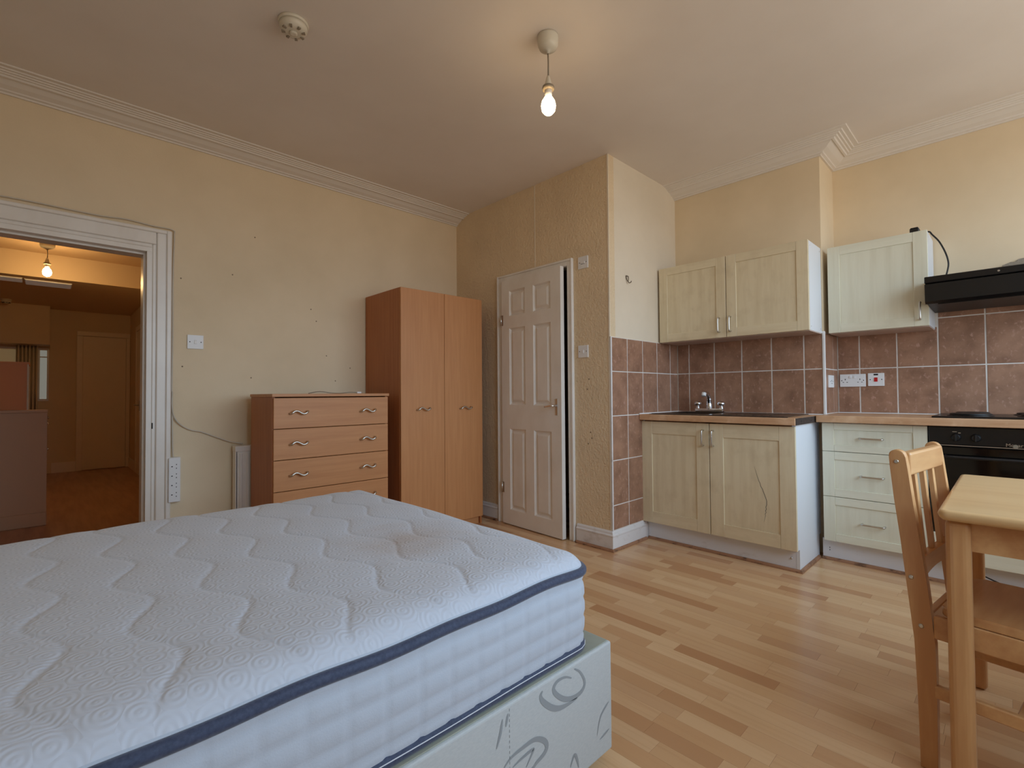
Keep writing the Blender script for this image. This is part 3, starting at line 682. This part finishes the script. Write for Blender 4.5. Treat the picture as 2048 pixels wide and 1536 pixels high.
# ------------------------------------------------------------------ radiator
rd = T('radiator', 'slim white panel radiator behind the chest of drawers', 'radiator', (.885, 3.47, 0))
B().box(0, .90, 0, .012, .14, .70, .004).out('front_panel', m_trim, rd)
for i in range(22): B().box(.020+i*.04, .038+i*.04, -.006, .001, .16, .68, .003).out('flute', m_trim, rd)
B().box(-.004, .904, -.004, .07, .690, .728, .006, 2).out('top_grille', m_trim, rd)
B().box(-.002, .010, .0, .066, .14, .70, .002).out('side_cover', m_trim, rd)
for x in (.1, .8): B().box(x, x+.03, .012, .089, .2, .66).out('bracket', m_trim, rd)
for x in (.03, .87): B().tube([(x, .03, .15), (x, .03, -.0)], .008, 10).out('pipe', m_trim, rd)

# ------------------------------------------------------------------ chest of drawers
def wave_handle(x, z, ln, y0, parent, s=1.0):
    pts = [(x, y0, z-.006), (x+.004, y0-.016, z-.006)]
    for i in range(13):
        t_ = i/12; pts.append((x+.006+(ln-.012)*t_, y0-.022, z+s*.0125*math.sin(2*PI*t_*.95)*1 - .006*(1-2*t_)*1))
    pts += [(x+ln-.004, y0-.016, z+.006), (x+ln, y0, z+.006)]
    B().tube(pts, [.005]+[.0062]*(len(pts)-2)+[.005], 10).out('handle', m_steel, parent)
ch = T('chest_of_drawers', 'beech five-drawer chest with wavy metal handles', 'chest of drawers', (.966, 3.04, 0))
CW = .755
B().box(0, .016, .0, .40, 0, 1.043).box(CW-.016, CW, 0, .40, 0, 1.043).box(.016, CW-.016, .39, .40, .05, 1.043).box(.016, CW-.016, .012, .39, .05, .066).box(.016, CW-.016, .03, .045, 0, .06).out('carcass', m_beechd, ch)
B().box(-.006, CW+.006, -.018, .404, 1.043, 1.061, .0015).out('top', m_beechh, ch)
for i in range(5):
    z1 = 1.036-i*.186; z0 = z1-.182
    dwr = B().box(.004, CW-.004, -.016, 0, z0, z1, .0012).out('drawer', m_beechh, ch)
    wave_handle(.093, z1-.088, .108, -.016, dwr); wave_handle(.545, z1-.088, .108, -.016, dwr)
    B().box(.02, CW-.02, .001, .36, z0+.02, z1-.03).out('drawer_box', m_beechd, dwr)
t = T('charging_cable', 'thin pale charging cable lying on the chest of drawers', 'cable', (1.40, 3.17, 1.061))
B().tube(smoothcurve([(-.16, .03, .003), (-.10, .0, .014), (-.03, -.02, .005), (.04, .0, .003), (.12, .01, .009), (.165, .0, .006)], 6), .0026, 8).out('flex', m_wire, t)
B().box(.16, .192, -.006, .006, .001, .013, .002).out('plug', m_plast, t)
# wardrobe
wd = T('wardrobe', 'tall beech two-door wardrobe in the corner', 'wardrobe', (1.823, 3.03, 0))
WW = .762
B().box(0, .018, .018, .52, 0, 1.822).box(WW-.018, WW, .018, .52, 0, 1.822).box(.018, WW-.018, .51, .52, .06, 1.822).box(.018, WW-.018, .018, .51, .06, .078).box(.018, WW-.018, .018, .51, 1.804, 1.822).out('carcass', m_beechd, wd)
B().box(.02, WW-.02, .035, .05, 0, .058).out('plinth', m_beechh, wd)
for x0, x1, hx in ((.002, .3805, .132), (.3835, WW-.002, .526)):
    dd = B().box(x0, x1, 0, .017, .062, 1.823, .0012).out('door', m_beech, wd)
    wave_handle(hx, .945, .112, 0, dd)

# ------------------------------------------------------------------ bed
dv_ = T('divan_base', 'pale damask divan base with grey swirl motifs', 'bed base', (.23, 1.51, 0))
ox, oy = .23, 1.51
b = B().box(-.72-ox, 1.18-ox, .82-oy, 2.20-oy, .035, .338, .006, 3)
b.out('body', m_divan, dv_)
B().box(-.715-ox, 1.172-ox, .828-oy, 2.192-oy, .3375, .3405, .001).out('platform_top', m_divtop, dv_)
for x, y in ((-.62, .92), (1.08, .92), (-.62, 2.10), (1.08, 2.10)):
    B().lathe([(.016, .0), (.02, .004), (.02, .036)], (x-ox, y-oy, 0), 'z', 14).out('castor', m_blackm, dv_)
for k in range(24): B().box(.774-ox, .7755-ox, .8193-oy, .8202-oy, .322-k*.012, .328-k*.012).out('stitch', m_motif, dv_)
MOT = [([(1.011, .325), (1.035, .307), (1.054, .274), (1.043, .255), (1.01, .252), (.975, .262), (.945, .283), (.928, .306), (.941, .32), (.972, .319), (.999, .306)], .013),
       ([(.887, .32), (.88, .31), (.89, .292), (.919, .266), (.948, .251), (.986, .245), (1.022, .245)], .015),
       ([(.753, .314), (.746, .285), (.734, .257)], .008), ([(.77, .319), (.763, .292)], .007),
       ([(.757, .204), (.781, .215), (.819, .218), (.858, .217), (.889, .2), (.901, .181), (.892, .167), (.864, .159), (.851, .154), (.80, .15)], .013),
       ([(.784, .19), (.812, .195), (.851, .197), (.848, .188), (.828, .167)], .008),
       ([(.991, .08), (1.008, .103), (1.019, .085), (1.025, .062)], .009),
       ([(1.107, .105), (1.123, .147), (1.150, .166), (1.164, .173)], .006), ([(1.12, .088), (1.145, .092), (1.164, .097)], .006)]
for dx, dz in ((0, 0), (-.52, -.01), (-1.05, .0)):
    for pts, w in MOT:
        q = [(x+dx-ox, .8197-oy, z+dz) for x, z in pts]
        if min(p[0] for p in q) < -.70-ox: continue
        B().strip(smoothcurve(q, 6), (lambda w: lambda t: w*(.25+.75*math.sin(PI*min(max(t, 0), 1))))(w), (0, -1, 0), .0004).out('swirl_motif', m_motif, dv_)
for z0 in (.12, .24):
    B().strip(smoothcurve([(1.1803-ox, 1.0+z0*2-oy, z0-.05), (1.1803-ox, 1.06+z0*2-oy, z0), (1.1803-ox, 1.15+z0*2-oy, z0+.02)], 6), .008, (1, 0, 0), .0004).out('swirl_motif', m_motif, dv_)

# mattress
MX0, MX1, MY0, MY1 = -.79, 1.112, .842, 2.192
MR = .062; MZ0, MZ1 = .3405, .575
mt = T('mattress', 'white quilted mattress with navy piping on the divan', 'mattress', ((MX0+MX1)/2, (MY0+MY1)/2, MZ0))
mx, my = (MX0+MX1)/2, (MY0+MY1)/2
hx_, hy_ = (MX1-MX0)/2, (MY1-MY0)/2
def outline(n_arc=10, step=.0085):
    pts = []
    def seg(a, b_):
        n = max(1, int((Vector(b_)-Vector(a)).length/step))
        for i in range(n): pts.append((a[0]+(b_[0]-a[0])*i/n, a[1]+(b_[1]-a[1])*i/n))
    def arc(cx, cy, a0):
        for i in range(n_arc): a = a0+PI/2*i/n_arc; pts.append((cx+MR*math.cos(a), cy+MR*math.sin(a)))
    seg((-hx_+MR, -hy_), (hx_-MR, -hy_)); arc(hx_-MR, -hy_+MR, -PI/2)
    seg((hx_, -hy_+MR), (hx_, hy_-MR)); arc(hx_-MR, hy_-MR, 0)
    seg((hx_-MR, hy_), (-hx_+MR, hy_)); arc(-hx_+MR, hy_-MR, PI/2)
    seg((-hx_, hy_-MR), (-hx_, -hy_+MR)); arc(-hx_+MR, -hy_+MR, PI)
    return pts
def edge_dz(x, y): return .0025*math.sin(x*9+.6)+.0015*math.sin(y*13+x*7)+.002*math.sin(x*21+1.3)*math.cos(y*5)
def bound_dist(x, y):
    qx, qy = abs(x)-(hx_-MR), abs(y)-(hy_-MR)
    return MR - (math.hypot(max(qx, 0), max(qy, 0)) + min(max(qx, qy), 0))
def tri(t): t = t % 1.0; return 4*t-1 if t < .5 else 3-4*t
def wavef(t):
    s = tri(t); return math.sin(s*PI/2)*.8+s*.2
def top_z(x, y):
    dd = max(bound_dist(x, y), 0)
    z = MZ1-MZ0 + edge_dz(x, y)*math.exp(-dd/.10)
    z += .038*(1-math.exp(-dd/.028))
    wx, wy = x+mx, y+my
    best = 9
    k0 = int(math.floor(wx/.147))
    for k in (k0-1, k0, k0+1, k0+2):
        ph = (wy-.858)/.31 + (.5 if k % 2 == 0 else 0)
        lx = .147*k + .030*wavef(ph-.0)
        best = min(best, abs(wx-lx))
    amt = min(1, dd/.05)
    z -= amt*(.0027*math.exp(-(best/.0075)**2) + .0022*math.exp(-(best/.038)**2))
    z -= .006*math.exp(-((wx-.83)**2+(wy-1.29)**2)/.05)
    z += .003*math.sin(wx*4.1+wy*2.7)*min(1, dd/.2)
    return z
NX, NY = 430, 250
bm = bmesh.new(); grid = []
for j_ in range(NY+1):
    v = -hy_+2*hy_*(.5-.5*math.cos(PI*(.04+.92*j_/NY))/math.cos(PI*.04))
    v = max(-hy_, min(hy_, v))
    e = abs(v)-(hy_-MR); ext = hx_-(MR-math.sqrt(max(MR*MR-e*e, 0)) if e > 0 else 0)
    r_ = []
    for i in range(NX+1):
        u = -1+2*i/NX
        x_ = u*ext; r_.append(bm.verts.new((x_, v, top_z(x_, v))))
    grid.append(r_)
for j_ in range(NY):
    for i in range(NX):
        f = bm.faces.new((grid[j_][i], grid[j_][i+1], grid[j_+1][i+1], grid[j_+1][i])); f.smooth = True
me = bpy.data.meshes.new('quilted_top'); bm.to_mesh(me); bm.free()
def mattress_material():
    m = M('quilted_white_knit', lin(200, 209, 224), .8, sheen=.2)
    N, L = m.node_tree.nodes, m.node_tree.links; p = N['Principled BSDF']
    g = N.new('ShaderNodeNewGeometry')
    fl_ = N.new('ShaderNodeVectorMath'); fl_.operation = 'MULTIPLY'; fl_.inputs[1].default_value = (1, 1, 0); L.new(g.outputs['Position'], fl_.inputs[0])
    vo = N.new('ShaderNodeTexVoronoi'); vo.voronoi_dimensions = '2D'; vo.inputs['Scale'].default_value = 23; vo.inputs['Randomness'].default_value = .55
    L.new(fl_.outputs[0], vo.inputs['Vector'])
    mu = N.new('ShaderNodeMath'); mu.operation = 'MULTIPLY'; mu.inputs[1].default_value = 26; L.new(vo.outputs['Distance'], mu.inputs[0])
    sn = N.new('ShaderNodeMath'); sn.operation = 'SINE'; L.new(mu.outputs[0], sn.inputs[0])
    bp = N.new('ShaderNodeBump'); bp.inputs['Strength'].default_value = .27; bp.inputs['Distance'].default_value = .0012
    L.new(sn.outputs[0], bp.inputs['Height']); L.new(bp.outputs[0], p.inputs['Normal'])
    # the old brown stain in the middle
    vm = N.new('ShaderNodeVectorMath'); vm.operation = 'SUBTRACT'; vm.inputs[1].default_value = (.80, 1.30, 0); L.new(fl_.outputs[0], vm.inputs[0])
    ns = N.new('ShaderNodeTexNoise'); ns.inputs['Scale'].default_value = 9; L.new(fl_.outputs[0], ns.inputs['Vector'])
    ln = N.new('ShaderNodeVectorMath'); ln.operation = 'LENGTH'; L.new(vm.outputs[0], ln.inputs[0])
    ad = N.new('ShaderNodeMath'); ad.operation = 'MULTIPLY_ADD'; ad.inputs[1].default_value = .22; L.new(ns.outputs['Fac'], ad.inputs[0]); L.new(ln.outputs['Value'], ad.inputs[2])
    mr_ = N.new('ShaderNodeMapRange'); mr_.inputs['From Min'].default_value = .33; mr_.inputs['From Max'].default_value = .12; mr_.inputs['To Max'].default_value = .6
    L.new(ad.outputs[0], mr_.inputs['Value'])
    mx_ = N.new('ShaderNodeMix'); mx_.data_type = 'RGBA'; mx_.inputs['A'].default_value = lin(200, 209, 224); mx_.inputs['B'].default_value = lin(178, 160, 146)
    L.new(mr_.outputs[0], mx_.inputs['Factor']); L.new(mx_.outputs['Result'], p.inputs['Base Color'])
    return m
me.materials.append(mattress_material())
link('quilted_top', me, mt)
m_border = M('mattress_border_knit', lin(188, 198, 212), .75, bump=(320, .35, .001), sheen=.2)
OL = outline(); n = len(OL)
bm = bmesh.new(); rings = []; NS = 26; arc_len = 0; lens = [0]
for i in range(1, n): arc_len += math.hypot(OL[i][0]-OL[i-1][0], OL[i][1]-OL[i-1][1]); lens.append(arc_len)
def onorm(i):
    a, c_ = OL[i-1], OL[(i+1) % n]; t_ = Vector((c_[0]-a[0], c_[1]-a[1])).normalized(); return Vector((t_.y, -t_.x))
for s_ in range(NS+1):
    q = s_/NS; ring = []
    for i in range(n):
        nn = onorm(i); zz = q*(MZ1-MZ0); edz = edge_dz(*OL[i])
        o_ = .010*math.sin(PI*q)**.6
        fx = (lens[i] % .075)/.075; row = q*5
        fz = row % 1.0
        gv = math.exp(-(min(fx, 1-fx)*.075/.006)**2); gh = math.exp(-(min(fz, 1-fz)*.047/.006)**2)
        if .05 < q < .88: o_ -= max(.0034*gv, .0055*gh)
        ring.append(bm.verts.new((OL[i][0]+nn.x*o_, OL[i][1]+nn.y*o_, zz+edz*q)))
    rings.append(ring)
for A, C in zip(rings, rings[1:]):
    for i in range(n):
        f = bm.faces.new((A[i], A[(i+1) % n], C[(i+1) % n], C[i])); f.smooth = True
bm.faces.new(rings[0][::-1])
me = bpy.data.meshes.new('border'); bm.to_mesh(me); bm.free(); me.materials.append(m_border)
link('border', me, mt)
pp = [(OL[i][0]+onorm(i).x*.004, OL[i][1]+onorm(i).y*.004, MZ1-MZ0+edge_dz(*OL[i])-.016) for i in range(0, n, 2)]
B().tube(pp, .0125, 10, closed=True).out('piping', m_navy, mt, label='navy piping round the top edge')
pp = [(OL[i][0]+onorm(i).x*.001, OL[i][1]+onorm(i).y*.001, .012) for i in range(0, n, 2)]
B().tube(pp, .0125, 10, closed=True, flat=(.75, 1.0)).out('piping', m_navy, mt, label='navy tape round the bottom edge')
pp = [(OL[i][0]+onorm(i).x*.0096, OL[i][1]+onorm(i).y*.0096, .0165+.0012*math.sin(i*.11)) for i in range(0, n, 2)]
B().tube(pp, .0011, 6, closed=True).out('piping_thread', m_fringe, mt)

# ------------------------------------------------------------------ table
tb = T('dining_table', 'small varnished rubberwood table with rounded edges', 'table', (2.06, -.30, 0))
tx0, tx1, ty0, ty1 = -.390, .392, -.46, .447
b = B(); tp_ = .030
# bullnosed top with rounded corners
def rrect(i, z, rc=.022):
    pts = []
    for cx, cy, a0 in ((tx1-rc, ty1-rc, 0), (tx0+rc, ty1-rc, PI/2), (tx0+rc, ty0+rc, PI), (tx1-rc, ty0+rc, 1.5*PI)):
        for k in range(7):
            a = a0+PI/2*k/6; pts.append(b.bm.verts.new((cx+(rc-i)*math.cos(a), cy+(rc-i)*math.sin(a), z)))
    return pts
rgs = [rrect(.012, .742), rrect(.006, .7408), rrect(.002, .737), rrect(.0, .730), rrect(.003, .721), rrect(.010, .7150), rrect(.018, .714)]
for A, C in zip(rgs, rgs[1:]):
    for k in range(28):
        f = b.bm.faces.new((A[k], A[(k+1) % 28], C[(k+1) % 28], C[k])); f.smooth = True
b.bm.faces.new(rgs[0]); b.bm.faces.new(rgs[-1][::-1])
b.out('tabletop', m_ptop, tb)
for x0 in (tx0+.032, tx1-.082):
    for y0 in (ty0+.012, ty1-.062):
        B().box(x0, x0+.050, y0, y0+.050, 0, .714, .016, 4).out('leg', m_pine, tb)
B().box(tx0+.058, tx0+.078, ty0+.06, ty1-.06, .634, .714).out('apron', m_pinex, tb)
B().box(tx1-.078, tx1-.058, ty0+.06, ty1-.06, .634, .714).out('apron', m_pinex, tb)
B().box(tx0+.09, tx1-.09, ty0+.030, ty0+.050, .634, .714).out('apron', m_pinex, tb)
B().box(tx0+.09, tx1-.09, ty1-.050, ty1-.030, .634, .714).out('apron', m_pinex, tb)

# ------------------------------------------------------------------ chair (faces -y, back at +y)
cr = T('dining_chair', 'varnished rubberwood slat-back chair pushed under the table', 'chair', (1.957, .160, 0), math.radians(-7.7))
POST = [(0, .0, .019), (.20, .0, .021), (.35, .003, .023), (.51, .018, .0235), (.62, .030, .022), (.74, .044, .0215), (.83, .053, .0205), (.86, .056, .0195)]
def post(x0, x1):
    L_, R_ = [], []
    for z, c, w in POST: L_.append((c+w, z)); R_.append((c-w, z))
    zc, c, w = .862, .057, .0195
    arc = [(c+w*math.cos(a), zc+w*.95*math.sin(a)) for a in [PI*k/10 for k in range(1, 10)]]
    pts = [(x0, y, z) for y, z in L_+arc+R_[::-1]]
    bb = B(); bb.poly(pts, (x1-x0, 0, 0))
    bmesh.ops.bevel(bb.bm, geom=[e for e in bb.bm.edges if abs((e.verts[0].co-e.verts[1].co).x) < 1e-6], offset=.003, segments=2, profile=.5, affect='EDGES')
    return bb
for x0, x1, s in ((-.187, -.163, -1), (.163, .187, 1)):
    o = post(x0, x1).out('back_post', m_pine, cr)
    for z, y in ((.846, .058), (.522, .030), (.392, .010)):
        xf = x0 if s < 0 else x1
        B().lathe([(.0065, xf-s*.001), (.006, xf+s*.0015), (.003, xf+s*.002)], (0, y, z), 'x', 12).out('bolt', m_steel, o)
B().box(-.163, .163, .030, .058, .805, .872, .007, 3).out('top_rail', m_pinex, cr)
lr = B(); pts = []
for k in range(13):
    u = -1+2*k/12; pts.append((.163*u, .012, .515-.022*u*u+.012))
pts2 = [(.163, .012, .572), (-.163, .012, .572)]
lr.poly([(p[0], p[1], p[2]) for p in pts]+pts2, (0, .022, .0)).out('lower_rail', m_pinex, cr)
for x in (-.088, -.0, .088):
    B().poly([(x-.011, .019, .565), (x+.011, .019, .565), (x+.011, .031, .565), (x-.011, .031, .565)], (0, .020, .245)).out('slat', m_pine, cr)
sb = B(); rc = .03
pts = []
for cx, cy, a0 in ((.185-rc, -.03-rc, 0), (-.185+rc, -.03-rc, PI/2), (-.195+rc, -.40+rc, PI), (.195-rc, -.40+rc, 1.5*PI)):
    for k in range(6): a = a0+PI/2*k/5; pts.append((cx+rc*math.cos(a), cy+rc*math.sin(a), .432))
sb.poly(pts, (0, 0, .024))
bmesh.ops.bevel(sb.bm, geom=[e for e in sb.bm.edges if abs((e.verts[0].co-e.verts[1].co).z) < 1e-6], offset=.006, segments=3, profile=.5, affect='EDGES')
sb.out('seat', m_pinex, cr)
for x in (-.180, .180):
    B().box(x-.019, x+.019, -.385, -.347, 0, .432, .010, 3).out('front_leg', m_pine, cr)
    B().box(x-.010, x+.010, -.35, -.018, .368, .430, .003).out('seat_rail', m_pinex, cr)
    B().box(x-.009, x+.009, -.35, -.016, .205, .240, .003).out('stretcher', m_pinex, cr)
B().box(-.163, .163, -.376, -.356, .368, .430, .003).out('seat_rail', m_pinex, cr)
B().box(-.163, .163, -.012, .008, .368, .430, .003).out('seat_rail', m_pinex, cr)
B().box(-.171, .171, -.19, -.172, .212, .236, .003).out('stretcher', m_pinex, cr)
